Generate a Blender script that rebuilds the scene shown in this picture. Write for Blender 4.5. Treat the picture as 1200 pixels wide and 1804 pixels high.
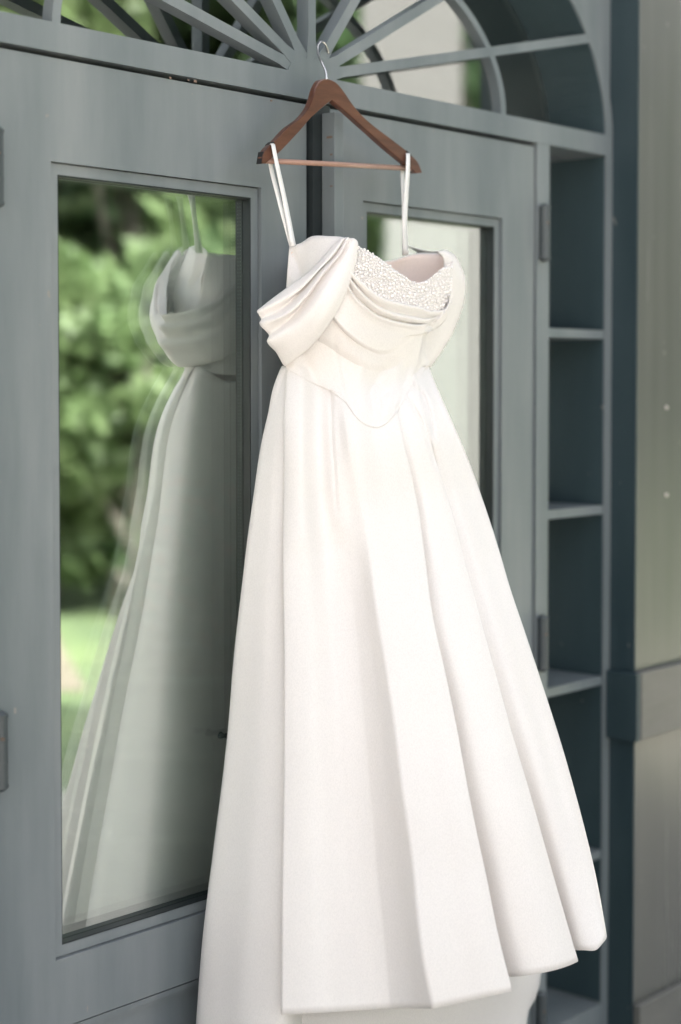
import bpy, bmesh, math, random
import numpy as np
from mathutils import Vector, Matrix, noise
from mathutils.bvhtree import BVHTree

for o in list(bpy.data.objects):
    bpy.data.objects.remove(o)
scene = bpy.context.scene
R = math.radians

# ------------------------------------------------------------------ camera
# World: X runs along the door wall (to the right), Y into the building, Z up. Door wall is Y = 0.
FPX, PPX, PPY = 3000.0, 600.0, 791.0          # focal length and principal point in photo pixels (1200 wide)
YAW, PITCH = math.atan(2630 / 3000.0), R(2.1)
EYE = np.array([-2.219, -2.019, 1.55])
cam = bpy.data.cameras.new('camera')
cam.sensor_fit = 'HORIZONTAL'
cam.sensor_width = 36.0
cam.lens = FPX / 1200.0 * 36.0
cam.shift_y = -(902.0 - PPY) / 1200.0
cam.clip_start, cam.clip_end = 0.05, 500.0
cam.dof.use_dof = True
cam.dof.focus_distance = 2.80
cam.dof.aperture_fstop = 2.7
cam.dof.aperture_blades = 0
camo = bpy.data.objects.new('camera', cam)
scene.collection.objects.link(camo)
camo.location = EYE
FW = np.array([math.cos(YAW) * math.cos(PITCH), math.sin(YAW) * math.cos(PITCH), -math.sin(PITCH)])
UP = np.array([math.cos(YAW) * math.sin(PITCH), math.sin(YAW) * math.sin(PITCH), math.cos(PITCH)])
RT = np.array([math.sin(YAW), -math.cos(YAW), 0.0])
M3 = Matrix((RT, UP, -FW)).transposed()
camo.rotation_euler = M3.to_euler()
scene.camera = camo

# ------------------------------------------------------------------ sky, sun, exposure
SUN_EL, SUN_AZ = R(42), R(84)      # sun stands behind the building: the door is in open shade, the trees are lit
sun_dir = Vector((math.cos(SUN_EL) * math.cos(SUN_AZ), math.cos(SUN_EL) * math.sin(SUN_AZ), math.sin(SUN_EL)))
world = bpy.data.worlds.new('World')
scene.world = world
world.use_nodes = True
wn = world.node_tree
bg = wn.nodes['Background']
sky = wn.nodes.new('ShaderNodeTexSky')
sky.sky_type = 'NISHITA'
sky.sun_disc = False
sky.sun_elevation = SUN_EL
sky.sun_rotation = math.atan2(sun_dir.x, sun_dir.y)
sky.air_density, sky.dust_density, sky.ozone_density = 0.7, 8.0, 0.3
hs = wn.nodes.new('ShaderNodeHueSaturation')       # thin high cloud: a paler sky
hs.inputs['Saturation'].default_value = 0.30
wn.links.new(sky.outputs[0], hs.inputs['Color'])
wn.links.new(hs.outputs[0], bg.inputs[0])
bg.inputs[1].default_value = 0.15
sl = bpy.data.lights.new('sun', 'SUN')
sl.energy = 4.6
sl.angle = R(1.0)
sl.color = (1.0, 0.95, 0.88)
so = bpy.data.objects.new('sun', sl)
scene.collection.objects.link(so)
so.location = (6, -8, 10)
so.rotation_euler = (-sun_dir).to_track_quat('-Z', 'Y').to_euler()
vs = scene.view_settings
vs.view_transform = 'Standard'
vs.look = 'None'
vs.gamma = 1.0
vs.exposure = 2.44
vs.use_curve_mapping = False
scene.cycles.max_bounces = 10
scene.cycles.transparent_max_bounces = 16
scene.cycles.use_denoising = True
scene.cycles.sample_clamp_indirect = 8.0

# ------------------------------------------------------------------ helpers
COL = scene.collection


def P(px, py, w=0.0):
    """World point seen at photo pixel (px, py) lying w metres in front of the door wall."""
    d = FW + RT * (px - PPX) / FPX + UP * (PPY - py) / FPX
    return EYE + d * ((-w - EYE[1]) / d[1])


def proj(q):
    d = np.asarray(q) - EYE
    z = d @ FW
    return PPX + FPX * (d @ RT) / z, PPY - FPX * (d @ UP) / z


def tag(o, label=None, cat=None, group=None, kind=None):
    if label: o['label'] = label
    if cat: o['category'] = cat
    if group: o['group'] = group
    if kind: o['kind'] = kind
    return o


def empty(name, loc=(0, 0, 0)):
    o = bpy.data.objects.new(name, None)
    o.empty_display_size = 0.1
    COL.objects.link(o)
    o.location = loc
    return o


def link(name, me, mat, parent=None, smooth=False):
    if mat is not None and not me.materials:
        me.materials.append(mat)
    if smooth:
        me.polygons.foreach_set('use_smooth', [True] * len(me.polygons))
    o = bpy.data.objects.new(name, me)
    COL.objects.link(o)
    if parent is not None:
        o.parent = parent
        # parts are modelled in world coordinates
        m = Matrix.Identity(4)
        p = parent
        while p is not None:
            m = p.matrix_basis @ m if p is not parent else p.matrix_basis.copy()
            if p.parent is not None:
                m = Matrix.Identity(4)
                q = parent
                chain = []
                while q is not None:
                    chain.append(q); q = q.parent
                for q in reversed(chain):
                    m = m @ q.matrix_parent_inverse @ q.matrix_basis
                break
            p = p.parent
        o.matrix_parent_inverse = m.inverted()
    return o


class MB:
    """Collects shapes given in world coordinates; build() links ONE mesh object."""
    def __init__(self):
        self.v, self.f = [], []

    def add(self, verts, faces):
        n = len(self.v)
        self.v += [tuple(float(c) for c in q) for q in verts]
        self.f += [tuple(n + i for i in f) for f in faces]
        return self

    def box(self, x0, x1, y0, y1, z0, z1, c=0.0):
        """Box with chamfered edges (c metres)."""
        if c <= 0:
            v = [(x, y, z) for x in (x0, x1) for y in (y0, y1) for z in (z0, z1)]
            return self.add(v, [(0, 1, 3, 2), (4, 6, 7, 5), (0, 4, 5, 1), (2, 3, 7, 6), (0, 2, 6, 4), (1, 5, 7, 3)])
        bm = bmesh.new()
        bmesh.ops.create_cube(bm, size=1.0)
        for q in bm.verts:
            q.co = ((x0 + x1) / 2 + q.co.x * (x1 - x0), (y0 + y1) / 2 + q.co.y * (y1 - y0), (z0 + z1) / 2 + q.co.z * (z1 - z0))
        bmesh.ops.bevel(bm, geom=bm.edges[:] + bm.verts[:], offset=c, segments=2, affect='EDGES', profile=0.6)
        bm.verts.index_update()
        self.add([q.co[:] for q in bm.verts], [[q.index for q in f.verts] for f in bm.faces])
        bm.free()
        return self

    def prism(self, poly, w0, w1):
        """(x, z) outline extruded between depths w0 and w1 (metres in front of the wall)."""
        n = len(poly)
        v = [(x, -w0, z) for x, z in poly] + [(x, -w1, z) for x, z in poly]
        f = [tuple(range(n)), tuple(range(2 * n - 1, n - 1, -1))]
        f += [(i, i + n, (i + 1) % n + n, (i + 1) % n) for i in range(n)]
        return self.add(v, f)

    def tube(self, pts, rad, seg=10, cap=True):
        pts = [np.asarray(p, float) for p in pts]
        n = len(pts)
        rad = rad if hasattr(rad, '__len__') else [rad] * n
        t0 = pts[1] - pts[0]
        ref = np.array([0.0, 0.0, 1.0]) if abs(t0[2]) < 0.8 * np.linalg.norm(t0) else np.array([1.0, 0.0, 0.0])
        base = len(self.v)
        u = None
        for i in range(n):
            t = pts[min(i + 1, n - 1)] - pts[max(i - 1, 0)]
            t = t / np.linalg.norm(t)
            u = (ref if u is None else u)
            u = u - t * (u @ t)
            u = u / np.linalg.norm(u)
            b = np.cross(t, u)
            for k in range(seg):
                a = 2 * math.pi * k / seg
                self.v.append(tuple(pts[i] + rad[i] * (math.cos(a) * u + math.sin(a) * b)))
        for i in range(n - 1):
            for k in range(seg):
                a, b2 = base + i * seg + k, base + i * seg + (k + 1) % seg
                self.f.append((a, b2, b2 + seg, a + seg))
        if cap:
            self.f.append(tuple(base + k for k in range(seg))[::-1])
            self.f.append(tuple(base + (n - 1) * seg + k for k in range(seg)))
        return self

    def grid(self, G, wrap=False):
        G = np.asarray(G, float)
        r, c = G.shape[:2]
        base = len(self.v)
        self.v += [tuple(q) for q in G.reshape(-1, 3)]
        for i in range(r - 1):
            for j in range(c if wrap else c - 1):
                j2 = (j + 1) % c
                self.f.append((base + i * c + j, base + i * c + j2, base + (i + 1) * c + j2, base + (i + 1) * c + j))
        return self

    def build(self, name, mat, parent=None, smooth=False):
        me = bpy.data.meshes.new(name)
        me.from_pydata(self.v, [], self.f)
        bm = bmesh.new(); bm.from_mesh(me)
        bmesh.ops.recalc_face_normals(bm, faces=bm.faces[:])
        bm.to_mesh(me); bm.free()
        return link(name, me, mat, parent, smooth)


def part_box(name, mat, parent, x0, x1, w0, w1, z0, z1, c=0.0):
    return MB().box(x0, x1, -max(w0, w1), -min(w0, w1), z0, z1, c).build(name, mat, parent)


# ------------------------------------------------------------------ materials
def new_mat(name):
    m = bpy.data.materials.new(name)
    m.use_nodes = True
    return m, m.node_tree, m.node_tree.nodes['Principled BSDF']


def noise_node(nt, scale, detail=4, stretch=(1, 1, 1), rough=0.5):
    tc = nt.nodes.new('ShaderNodeTexCoord')
    mp = nt.nodes.new('ShaderNodeMapping')
    mp.inputs['Scale'].default_value = stretch
    nt.links.new(tc.outputs['Object'], mp.inputs[0])
    n = nt.nodes.new('ShaderNodeTexNoise')
    n.inputs['Scale'].default_value = scale
    n.inputs['Detail'].default_value = detail
    n.inputs['Roughness'].default_value = rough
    nt.links.new(mp.outputs[0], n.inputs['Vector'])
    return n


def ramp(nt, src, stops):
    r = nt.nodes.new('ShaderNodeValToRGB')
    while len(r.color_ramp.elements) < len(stops):
        r.color_ramp.elements.new(0.5)
    for e, (p, c) in zip(r.color_ramp.elements, stops):
        e.position = p
        e.color = c if len(c) == 4 else (*c, 1)
    nt.links.new(src, r.inputs[0])
    return r


def bump(nt, b, src, strength, dist=0.002, chain=None):
    n = nt.nodes.new('ShaderNodeBump')
    n.inputs['Strength'].default_value = strength
    n.inputs['Distance'].default_value = dist
    nt.links.new(src, n.inputs['Height'])
    if chain is not None:
        nt.links.new(chain.outputs[0], n.inputs['Normal'])
    nt.links.new(n.outputs[0], b.inputs['Normal'])
    return n


def paint(name, c0, c1, rough=0.45, streak=(1, 1, 0.12), scale=5.0, spec=0.5, wear=True):
    m, nt, b = new_mat(name)
    n = noise_node(nt, scale, 6, streak, 0.62)
    r = ramp(nt, n.outputs['Fac'], [(0.32, c0), (0.68, c1)])
    col = r.outputs[0]
    nb = noise_node(nt, 1.6, 4, (1, 1, 0.45), 0.6)     # broad weathering
    rb = ramp(nt, nb.outputs['Fac'], [(0.30, (0.80, 0.82, 0.84)), (0.70, (1.08, 1.07, 1.05))])
    mb_ = nt.nodes.new('ShaderNodeMix'); mb_.data_type = 'RGBA'; mb_.blend_type = 'MULTIPLY'; mb_.inputs['Factor'].default_value = 1.0
    nt.links.new(col, mb_.inputs['A']); nt.links.new(rb.outputs[0], mb_.inputs['B'])
    col = mb_.outputs['Result']
    if wear:                                   # chips and specks in the paint
        n2 = noise_node(nt, 60, 3, (1, 1, 0.5), 0.6)
        r2 = ramp(nt, n2.outputs['Fac'], [(0.735, (0, 0, 0)), (0.76, (1, 1, 1))])
        mx = nt.nodes.new('ShaderNodeMix'); mx.data_type = 'RGBA'
        mx.inputs['B'].default_value = (0.26, 0.25, 0.23, 1)
        nt.links.new(r2.outputs[0], mx.inputs['Factor'])
        nt.links.new(col, mx.inputs['A'])
        col = mx.outputs['Result']
    nt.links.new(col, b.inputs['Base Color'])
    b.inputs['Specular IOR Level'].default_value = spec
    rr = ramp(nt, n.outputs['Fac'], [(0.3, (rough - .06,) * 3), (0.7, (rough + .10,) * 3)])
    nt.links.new(rr.outputs[0], b.inputs['Roughness'])
    g = noise_node(nt, 220, 2, (1, 1, 0.25))
    k = bump(nt, b, g.outputs['Fac'], 0.12, 0.0008)
    g2 = noise_node(nt, 9, 3, (1, 1, 0.3))
    k2 = nt.nodes.new('ShaderNodeBump'); k2.inputs['Strength'].default_value = 0.15; k2.inputs['Distance'].default_value = 0.004
    nt.links.new(g2.outputs['Fac'], k2.inputs['Height'])
    nt.links.new(k2.outputs[0], k.inputs['Normal'])
    return m


def plain(name, c, rough=0.5, metal=0.0, spec=0.5):
    m, nt, b = new_mat(name)
    n = noise_node(nt, 30, 3)
    r = ramp(nt, n.outputs['Fac'], [(0.3, tuple(x * 0.9 for x in c)), (0.7, tuple(min(1, x * 1.1) for x in c))])
    nt.links.new(r.outputs[0], b.inputs['Base Color'])
    b.inputs['Roughness'].default_value = rough
    b.inputs['Metallic'].default_value = metal
    b.inputs['Specular IOR Level'].default_value = spec
    return m


def fabric(name, c0, c1, rough=0.5, weave=0.25, sss=0.0):
    m, nt, b = new_mat(name)
    n = noise_node(nt, 3.5, 4)
    r = ramp(nt, n.outputs['Fac'], [(0.3, c0), (0.7, c1)])
    gr = noise_node(nt, 520, 2, (1, 1, 0.6), 0.7)
    rg_ = ramp(nt, gr.outputs['Fac'], [(0.30, (0.92, 0.92, 0.92)), (0.62, (1, 1, 1))])
    mu = nt.nodes.new('ShaderNodeMix'); mu.data_type = 'RGBA'; mu.blend_type = 'MULTIPLY'; mu.inputs['Factor'].default_value = 1.0
    nt.links.new(r.outputs[0], mu.inputs['A']); nt.links.new(rg_.outputs[0], mu.inputs['B'])
    nt.links.new(mu.outputs['Result'], b.inputs['Base Color'])
    b.inputs['Roughness'].default_value = rough
    b.inputs['Specular IOR Level'].default_value = 0.35
    b.inputs['Sheen Weight'].default_value = 0.15
    b.inputs['Sheen Roughness'].default_value = 0.4
    g = noise_node(nt, 900, 2, (1, 1, 0.35))
    k = bump(nt, b, g.outputs['Fac'], weave, 0.0006)
    g2 = noise_node(nt, 14, 4, (1, 1, 0.35))
    k2 = nt.nodes.new('ShaderNodeBump'); k2.inputs['Strength'].default_value = 0.22; k2.inputs['Distance'].default_value = 0.004
    nt.links.new(g2.outputs['Fac'], k2.inputs['Height'])
    nt.links.new(k2.outputs[0], k.inputs['Normal'])
    return m


def glass_mat(name, refl, tint):
    """Coated window glass: the coated face mirrors part of the light and passes the rest."""
    m = bpy.data.materials.new(name)
    m.use_nodes = True
    nt = m.node_tree
    nt.nodes.clear()
    out = nt.nodes.new('ShaderNodeOutputMaterial')
    tr = nt.nodes.new('ShaderNodeBsdfTransparent'); tr.inputs[0].default_value = (*tint, 1)
    if refl <= 0:
        nt.links.new(tr.outputs[0], out.inputs[0])
        return m
    mix = nt.nodes.new('ShaderNodeMixShader')
    gl = nt.nodes.new('ShaderNodeBsdfGlossy'); gl.inputs['Roughness'].default_value = 0.0
    gl.inputs[0].default_value = (0.95, 1.0, 0.97, 1)
    # Schlick-like rise towards grazing angles, from two faces of the sheet
    lw = nt.nodes.new('ShaderNodeLayerWeight'); lw.inputs[0].default_value = 0.5
    pw = nt.nodes.new('ShaderNodeMath'); pw.operation = 'POWER'; pw.inputs[1].default_value = 4.0
    ma = nt.nodes.new('ShaderNodeMath'); ma.operation = 'MULTIPLY_ADD'; ma.inputs[1].default_value = 1.0 - refl; ma.inputs[2].default_value = refl
    nt.links.new(lw.outputs['Facing'], pw.inputs[0])
    nt.links.new(pw.outputs[0], ma.inputs[0])
    nt.links.new(ma.outputs[0], mix.inputs[0])
    nt.links.new(tr.outputs[0], mix.inputs[1])
    nt.links.new(gl.outputs[0], mix.inputs[2])
    nt.links.new(mix.outputs[0], out.inputs[0])
    return m


def pane(name, mat, parent, x0, x1, w0, w1, z0, z1):
    """Sheet of glass: coated front face, clear sides and back."""
    o = part_box(name, mat, parent, x0, x1, w0, w1, z0, z1)
    coat_front(o)
    return o


def coat_front(o):
    o.data.materials.append(CLEAR)
    for p in o.data.polygons:
        p.material_index = 0 if p.normal.y < -0.9 else 1


def leaf_mat(name, c0, c1, trans=0.55):
    m = bpy.data.materials.new(name)
    m.use_nodes = True
    nt = m.node_tree
    b = nt.nodes['Principled BSDF']
    out = nt.nodes['Material Output']
    n = noise_node(nt, 1.3, 3)
    r = ramp(nt, n.outputs['Fac'], [(0.3, c0), (0.7, c1)])
    nt.links.new(r.outputs[0], b.inputs['Base Color'])
    b.inputs['Roughness'].default_value = 0.5
    t = nt.nodes.new('ShaderNodeBsdfTranslucent')
    nt.links.new(r.outputs[0], t.inputs[0])
    mx = nt.nodes.new('ShaderNodeMixShader'); mx.inputs[0].default_value = trans
    nt.links.new(b.outputs[0], mx.inputs[1]); nt.links.new(t.outputs[0], mx.inputs[2])
    nt.links.new(mx.outputs[0], out.inputs[0])
    return m


PAINT = paint('grey_door_paint', (0.140, 0.166, 0.177), (0.248, 0.268, 0.275), 0.33)
PAINT2 = paint('grey_frame_paint', (0.132, 0.159, 0.171), (0.232, 0.254, 0.263), 0.35)
REVEAL_SHADE = paint('deep_blue_reveal_shade', (0.026, 0.049, 0.058), (0.043, 0.073, 0.084), 0.5)  # shade of the left-facing recesses put into the colour
POST_SHADE = paint('blue_black_post_shade', (0.024, 0.046, 0.056), (0.043, 0.070, 0.080), 0.5)  # shade on the wall's left-facing side faces, put into the colour
WALLP = paint('olive_wall_paint', (0.114, 0.116, 0.107), (0.148, 0.148, 0.138), 0.24, (1, 1, 0.03), 9.0)
BANDP = paint('weathered_band_paint', (0.125, 0.125, 0.116), (0.19, 0.185, 0.17), 0.45, (0.3, 1, 1), 14.0)
HINGE = paint('dark_hinge_paint', (0.045, 0.057, 0.062), (0.085, 0.098, 0.103), 0.4)
RUBBER = plain('black_rubber', (0.012, 0.017, 0.019), 0.45)
SPACER = plain('dark_spacer', (0.03, 0.042, 0.042), 0.35, 0.3)
DOTS = plain('spacer_perforation', (0.16, 0.2, 0.19), 0.5)
GLASS_F = glass_mat('glass_front', 0.48, (0.95, 0.98, 0.96))
GLASS_B = glass_mat('glass_rear', 0.76, (0.95, 0.98, 0.96))
CLEAR = glass_mat('glass_clear', 0.0, (0.97, 0.99, 0.98))
IRON = plain('dark_iron', (0.03, 0.04, 0.045), 0.45, 0.6)
RUST = plain('rusty_iron', (0.16, 0.11, 0.08), 0.7)
STEEL = plain('polished_steel', (0.62, 0.61, 0.60), 0.18, 1.0)
SATIN = fabric('ivory_satin', (0.796, 0.754, 0.724), (0.826, 0.788, 0.760), 0.38)
SATIN2 = fabric('ivory_satin_sleeve', (0.798, 0.752, 0.720), (0.828, 0.786, 0.757), 0.43)
LINING = fabric('blush_lining', (0.80, 0.655, 0.575), (0.84, 0.70, 0.615), 0.6)
UNDER = fabric('ivory_underlayer', (0.78, 0.74, 0.69), (0.81, 0.775, 0.73), 0.55)
RIBBON = fabric('white_ribbon', (0.80, 0.79, 0.78), (0.84, 0.83, 0.82), 0.4, 0.1)

mp_, nt_, b_ = new_mat('pearl')
b_.inputs['Base Color'].default_value = (0.92, 0.885, 0.865, 1)
b_.inputs['Roughness'].default_value = 0.22
b_.inputs['Coat Weight'].default_value = 0.6
b_.inputs['Coat Roughness'].default_value = 0.08
PEARL = mp_


def wood_mat():
    m, nt, b = new_mat('walnut_wood')
    n = noise_node(nt, 26, 6, (0.35, 1, 2.2), 0.65)
    r = ramp(nt, n.outputs['Fac'], [(0.3, (0.060, 0.021, 0.012)), (0.55, (0.108, 0.041, 0.023)), (0.8, (0.155, 0.066, 0.038))])
    nt.links.new(r.outputs[0], b.inputs['Base Color'])
    b.inputs['Roughness'].default_value = 0.34
    b.inputs['Coat Weight'].default_value = 0.5
    b.inputs['Coat Roughness'].default_value = 0.15
    bump(nt, b, n.outputs['Fac'], 0.15, 0.001)
    return m


WOOD = wood_mat()
WOOD_BAR = plain('pale_rosewood', (0.34, 0.20, 0.15), 0.35)
BLACKPAD = plain('black_grip_pad', (0.012, 0.012, 0.013), 0.6)

# ------------------------------------------------------------------ layout numbers (metres)
AX = 0.010                    # centre line of the doorway
DOOR_TOP, RAIL_TOP = 2.046, 2.096
LEAF_W = -0.006               # face of the door leaves, relative to the frame face
MUL0, MUL1 = 0.697, 0.745     # mullion between door and side light
JAMB0, JAMB1 = 0.960, 0.986
DEEP = -0.150                 # glass of side lights and fanlight
A_IN, B_IN = 0.572, 0.300     # inner ellipse of the fanlight
A_OUT, B_OUT = 0.950, 0.515   # outer ellipse


# ------------------------------------------------------------------ arched frame with fanlight and side lights
frame = empty('arched_door_frame', (AX, 0, 0))
tag(frame, 'blue-grey arched door frame with a spoked fanlight and shelved side light', 'door frame')
part_box('head_rail', PAINT2, frame, -JAMB0 + 2 * AX, JAMB0, -0.10, 0.0, DOOR_TOP + 0.006, RAIL_TOP)
for s in (-1, 1):
    def sx(a, b):
        return (a, b) if s > 0 else (2 * AX - b, 2 * AX - a)
    part_box('mullion', PAINT2, frame, *sx(MUL0 + 0.003, MUL1), -0.150, -0.001, 0.02, DOOR_TOP + 0.006, 0.0)
    part_box('jamb', PAINT2, frame, *sx(JAMB0, JAMB1), -0.160, 0.0, 0.02, RAIL_TOP, 0.0)
    for z in (1.663, 1.281, 0.905, 0.520):
        part_box('side_light_bar', PAINT2, frame, *sx(MUL1, JAMB0 - 0.003), DEEP + 0.006, -0.002, z - 0.0095, z + 0.0095)
    part_box('reveal_shade_skin', REVEAL_SHADE, frame, *sx(JAMB0 - 0.0025, JAMB0 - 0.0003), DEEP + 0.006, -0.0035, 0.19, DOOR_TOP + 0.004)  # thin skin added to carry the painted niche shade
    part_box('side_light_sill', PAINT2, frame, *sx(MUL1, JAMB0), -0.15, -0.001, 0.02, 0.185)
    for z0, z1 in ((0.186, 0.510), (0.530, 0.895), (0.915, 1.271), (1.291, 1.653), (1.673, 2.051)):
        pane('side_light_pane', GLASS_F, frame, *sx(MUL1, JAMB0), DEEP - 0.003, DEEP + 0.003, z0, z1)
for (x, y, r_) in ((300, 137, .0022), (344, 143, .003), (332, 141, .0015), (478, 177, .002)):
    q = P(x, y, 0.0)
    MB().box(q[0] - r_, q[0] + r_, -0.0006, 0.0005, q[2] - r_ * .7, q[2] + r_ * .7, .0002).build('rust_speck', RUST, frame)
part_box('door_stop', RUBBER, frame, -MUL0 + 2 * AX, MUL0, -0.10, -0.055, DOOR_TOP - 0.03, DOOR_TOP + 0.0055)


def ell(a, b, t):
    return AX + a * math.cos(t), RAIL_TOP + b * math.sin(t)


def ring(a0, b0, a1, b1, w0, w1, n=72):
    mb = MB()
    ts = [math.pi * i / n for i in range(n + 1)]
    sec = []
    for t in ts:
        xi, zi = ell(a0, b0, t); xo, zo = ell(a1, b1, t)
        sec.append([(xi, -w1, zi), (xo, -w1, zo), (xo, -w0, zo), (xi, -w0, zi)])
    mb.grid(sec, wrap=True)
    mb.f.append((0, 1, 2, 3)); e = n * 4; mb.f.append((e, e + 3, e + 2, e + 1))
    return mb


ring(A_OUT - 0.0025, B_OUT - 0.0025, A_OUT - 0.0003, B_OUT - 0.0003, DEEP + 0.004, -0.004).build('reveal_shade_skin', REVEAL_SHADE, frame)  # arch soffit shade, painted on as a thin dark skin
ring(A_OUT, B_OUT, A_OUT + 0.026, B_OUT + 0.024, -0.160, 0.0).build('arch_rim', PAINT2, frame)
ring(A_IN - 0.008, B_IN - 0.008, A_IN + 0.008, B_IN + 0.008, -0.024, -0.001).build('curved_glazing_bar', PAINT2, frame)
# spokes: the hub is a half ellipse on the rail, seven bars fan out of it
HUB = [(AX + 0.062 * math.cos(t), RAIL_TOP - 0.0005 + 0.028 * math.sin(t)) for t in [math.pi * i / 28 for i in range(29)]]
MB().prism(HUB, -0.024, -0.0003).build('fanlight_hub', PAINT2, frame)
for k in range(1, 8):
    t = math.pi * k / 8
    ex, ez = ell(A_OUT + 0.004, B_OUT + 0.004, t)
    sx_, sz_ = AX + 0.030 * math.cos(t), RAIL_TOP + 0.012 * math.sin(t)
    d = np.array([ex - sx_, ez - sz_]); d /= np.linalg.norm(d)
    nrm = np.array([-d[1], d[0]]) * 0.0095
    flare = nrm * 1.7
    q0, q1 = np.array([sx_, sz_]), np.array([ex, ez])
    qm = q0 + d * 0.055
    poly = [q0 + flare, q0 - flare, qm - nrm, q1 - nrm, q1 + nrm, qm + nrm]
    MB().prism([tuple(p) for p in poly], -0.026 - 0.0006 * k, -0.0006 * (1 + (k % 3))).build('fanlight_spoke', PAINT2, frame)
pan = [(AX + (A_OUT + .004) * math.cos(t), RAIL_TOP - 0.002 + (B_OUT + .004) * math.sin(t)) for t in [math.pi * i / 48 for i in range(49)]]
coat_front(MB().prism(pan, DEEP - 0.004, DEEP + 0.002).build('fanlight_pane', GLASS_F, frame))
# spandrels above the arch
for s in (-1, 1):
    mb = MB()
    rows = []
    for i in range(37):
        t = math.pi / 2 * i / 36
        x, z = ell(A_OUT + 0.024, B_OUT + 0.022, t)
        x = x if s > 0 else 2 * AX - x
        rows.append([(x, 0.006, z), (x, 0.006, 2.95), (x, 0.10, 2.95), (x, 0.10, z)])
    mb.grid(rows, wrap=True)
    mb.build('spandrel_panel', PAINT2, frame)
part_box('threshold', IRON, frame, -JAMB1 + 2 * AX, JAMB1, -0.16, 0.05, -0.002, 0.019)


# ------------------------------------------------------------------ door leaves
def rect_frame(mb, x0, x1, z0, z1, t, w0, w1):
    """Four butted bars of width t inside the rectangle."""
    a, b = -max(w0, w1), -min(w0, w1)
    mb.box(x0, x0 + t, a, b, z0, z1); mb.box(x1 - t, x1, a, b, z0, z1)
    mb.box(x0 + t, x1 - t, a, b, z1 - t, z1); mb.box(x0 + t, x1 - t, a, b, z0, z0 + t)
    return mb


def hinge(parent, x, z):
    h = MB().tube([(x, -0.007, z - 0.050), (x, -0.007, z + 0.050)], 0.0115, 14)
    for zz in (z - 0.017, z + 0.016):
        h.tube([(x, -0.007, zz - 0.001), (x, -0.007, zz + 0.001)], 0.0122, 14)
    h.tube([(x, -0.007, z + 0.050), (x, -0.007, z + 0.054), (x, -0.007, z + 0.060)], [0.0125, 0.0125, 0.004], 14)
    h.tube([(x, -0.007, z - 0.060), (x, -0.007, z - 0.054), (x, -0.007, z - 0.050)], [0.004, 0.0125, 0.0125], 14)
    ho = h.build('hinge', HINGE, parent)
    MB().tube([(x - 0.006, -0.0165, z + 0.021), (x - 0.001, -0.0168, z + 0.019)], 0.0028, 6).build('rust_spot', RUST, ho)
    return ho


def leaf(name, label, x0, x1, ox0, ox1, hx):
    r = empty(name, ((x0 + x1) / 2, 0, 0.02))
    tag(r, label, 'door leaf')
    f0, f1 = LEAF_W - 0.045, LEAF_W
    OZ0, OZ1 = 0.672, 1.889
    part_box('stile', PAINT, r, x0, ox0, f0, f1, 0.025, DOOR_TOP - 0.002)
    part_box('stile', PAINT, r, ox1, x1, f0, f1, 0.025, DOOR_TOP - 0.002)
    part_box('rail', PAINT, r, ox0, ox1, f0, f1, OZ1, DOOR_TOP - 0.002)
    part_box('rail', PAINT, r, ox0, ox1, f0, f1, 0.565, OZ0)
    part_box('rail', PAINT, r, ox0, ox1, f0, f1, 0.025, 0.20)
    # glazing bead, gasket, two panes, spacer
    b0, b1 = f1 - 0.024, f1 - 0.007
    t = 0.018
    for (a, b, c, d) in ((ox0 + .0015, ox0 + t, OZ0 + .0015, OZ1 - .0015), (ox1 - t, ox1 - .0015, OZ0 + .0015, OZ1 - .0015),
                         (ox0 + t, ox1 - t, OZ1 - t, OZ1 - .0015), (ox0 + t, ox1 - t, OZ0 + .0015, OZ0 + t)):
        part_box('glazing_bead', PAINT, r, a, b, b0, b1, c, d, 0.0)
    gx0, gx1, gz0, gz1 = ox0 + t, ox1 - t, OZ0 + t, OZ1 - t
    rect_frame(MB(), gx0, gx1, gz0, gz1, 0.0022, b0 - 0.0005, b1 - 0.001).build('gasket', RUBBER, r)
    pw = b0 - 0.001
    pane('pane', GLASS_F, r, gx0, gx1, pw - 0.0005, pw, gz0, gz1)
    pane('pane', GLASS_B, r, gx0, gx1, pw - 0.0155, pw - 0.015, gz0, gz1)
    sp = rect_frame(MB(), gx0, gx1, gz0, gz1, 0.003, pw - 0.0147, pw - 0.0008).build('glazing_spacer', SPACER, r)
    dm = MB()
    zz = gz0 + 0.006
    while zz < gz1 - 0.006:
        for q in (0.005, 0.0105):
            x = gx1 - 0.0031
            y = -(pw - q)
            dm.add([(x, y - .0007, zz), (x, y + .0007, zz), (x, y + .0007, zz + .0022), (x, y - .0007, zz + .0022)], [(0, 1, 2, 3)])
        zz += 0.0062
    d = dm.build('perforations', DOTS, sp); d['kind'] = 'stuff'
    # lower panel with its moulding
    part_box('panel', PAINT, r, ox0, ox1, f0 + 0.012, f1 - 0.016, 0.20, 0.565)
    rect_frame(MB(), ox0 + .0035, ox1 - .0035, 0.2035, 0.5615, 0.009, f1 - 0.0155, f1 - 0.004).build('panel_moulding', PAINT, r)
    rect_frame(MB(), ox0 + .0150, ox1 - .0150, 0.2150, 0.550, 0.007, f1 - 0.0155, f1 - 0.010).build('panel_moulding', PAINT, r)
    for z in (1.868, 1.015, 0.22):
        hinge(r, hx, z)
    return r


lf = leaf('door_leaf', 'grey door leaf whose large pane mirrors the dress and green trees', -0.681, 0.000, -0.570, -0.114, -0.682)
rf = leaf('door_leaf', 'grey door leaf behind the dress, its pane mirroring a pale column', 0.049, 0.6965, 0.154, 0.586, 0.7165)
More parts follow.
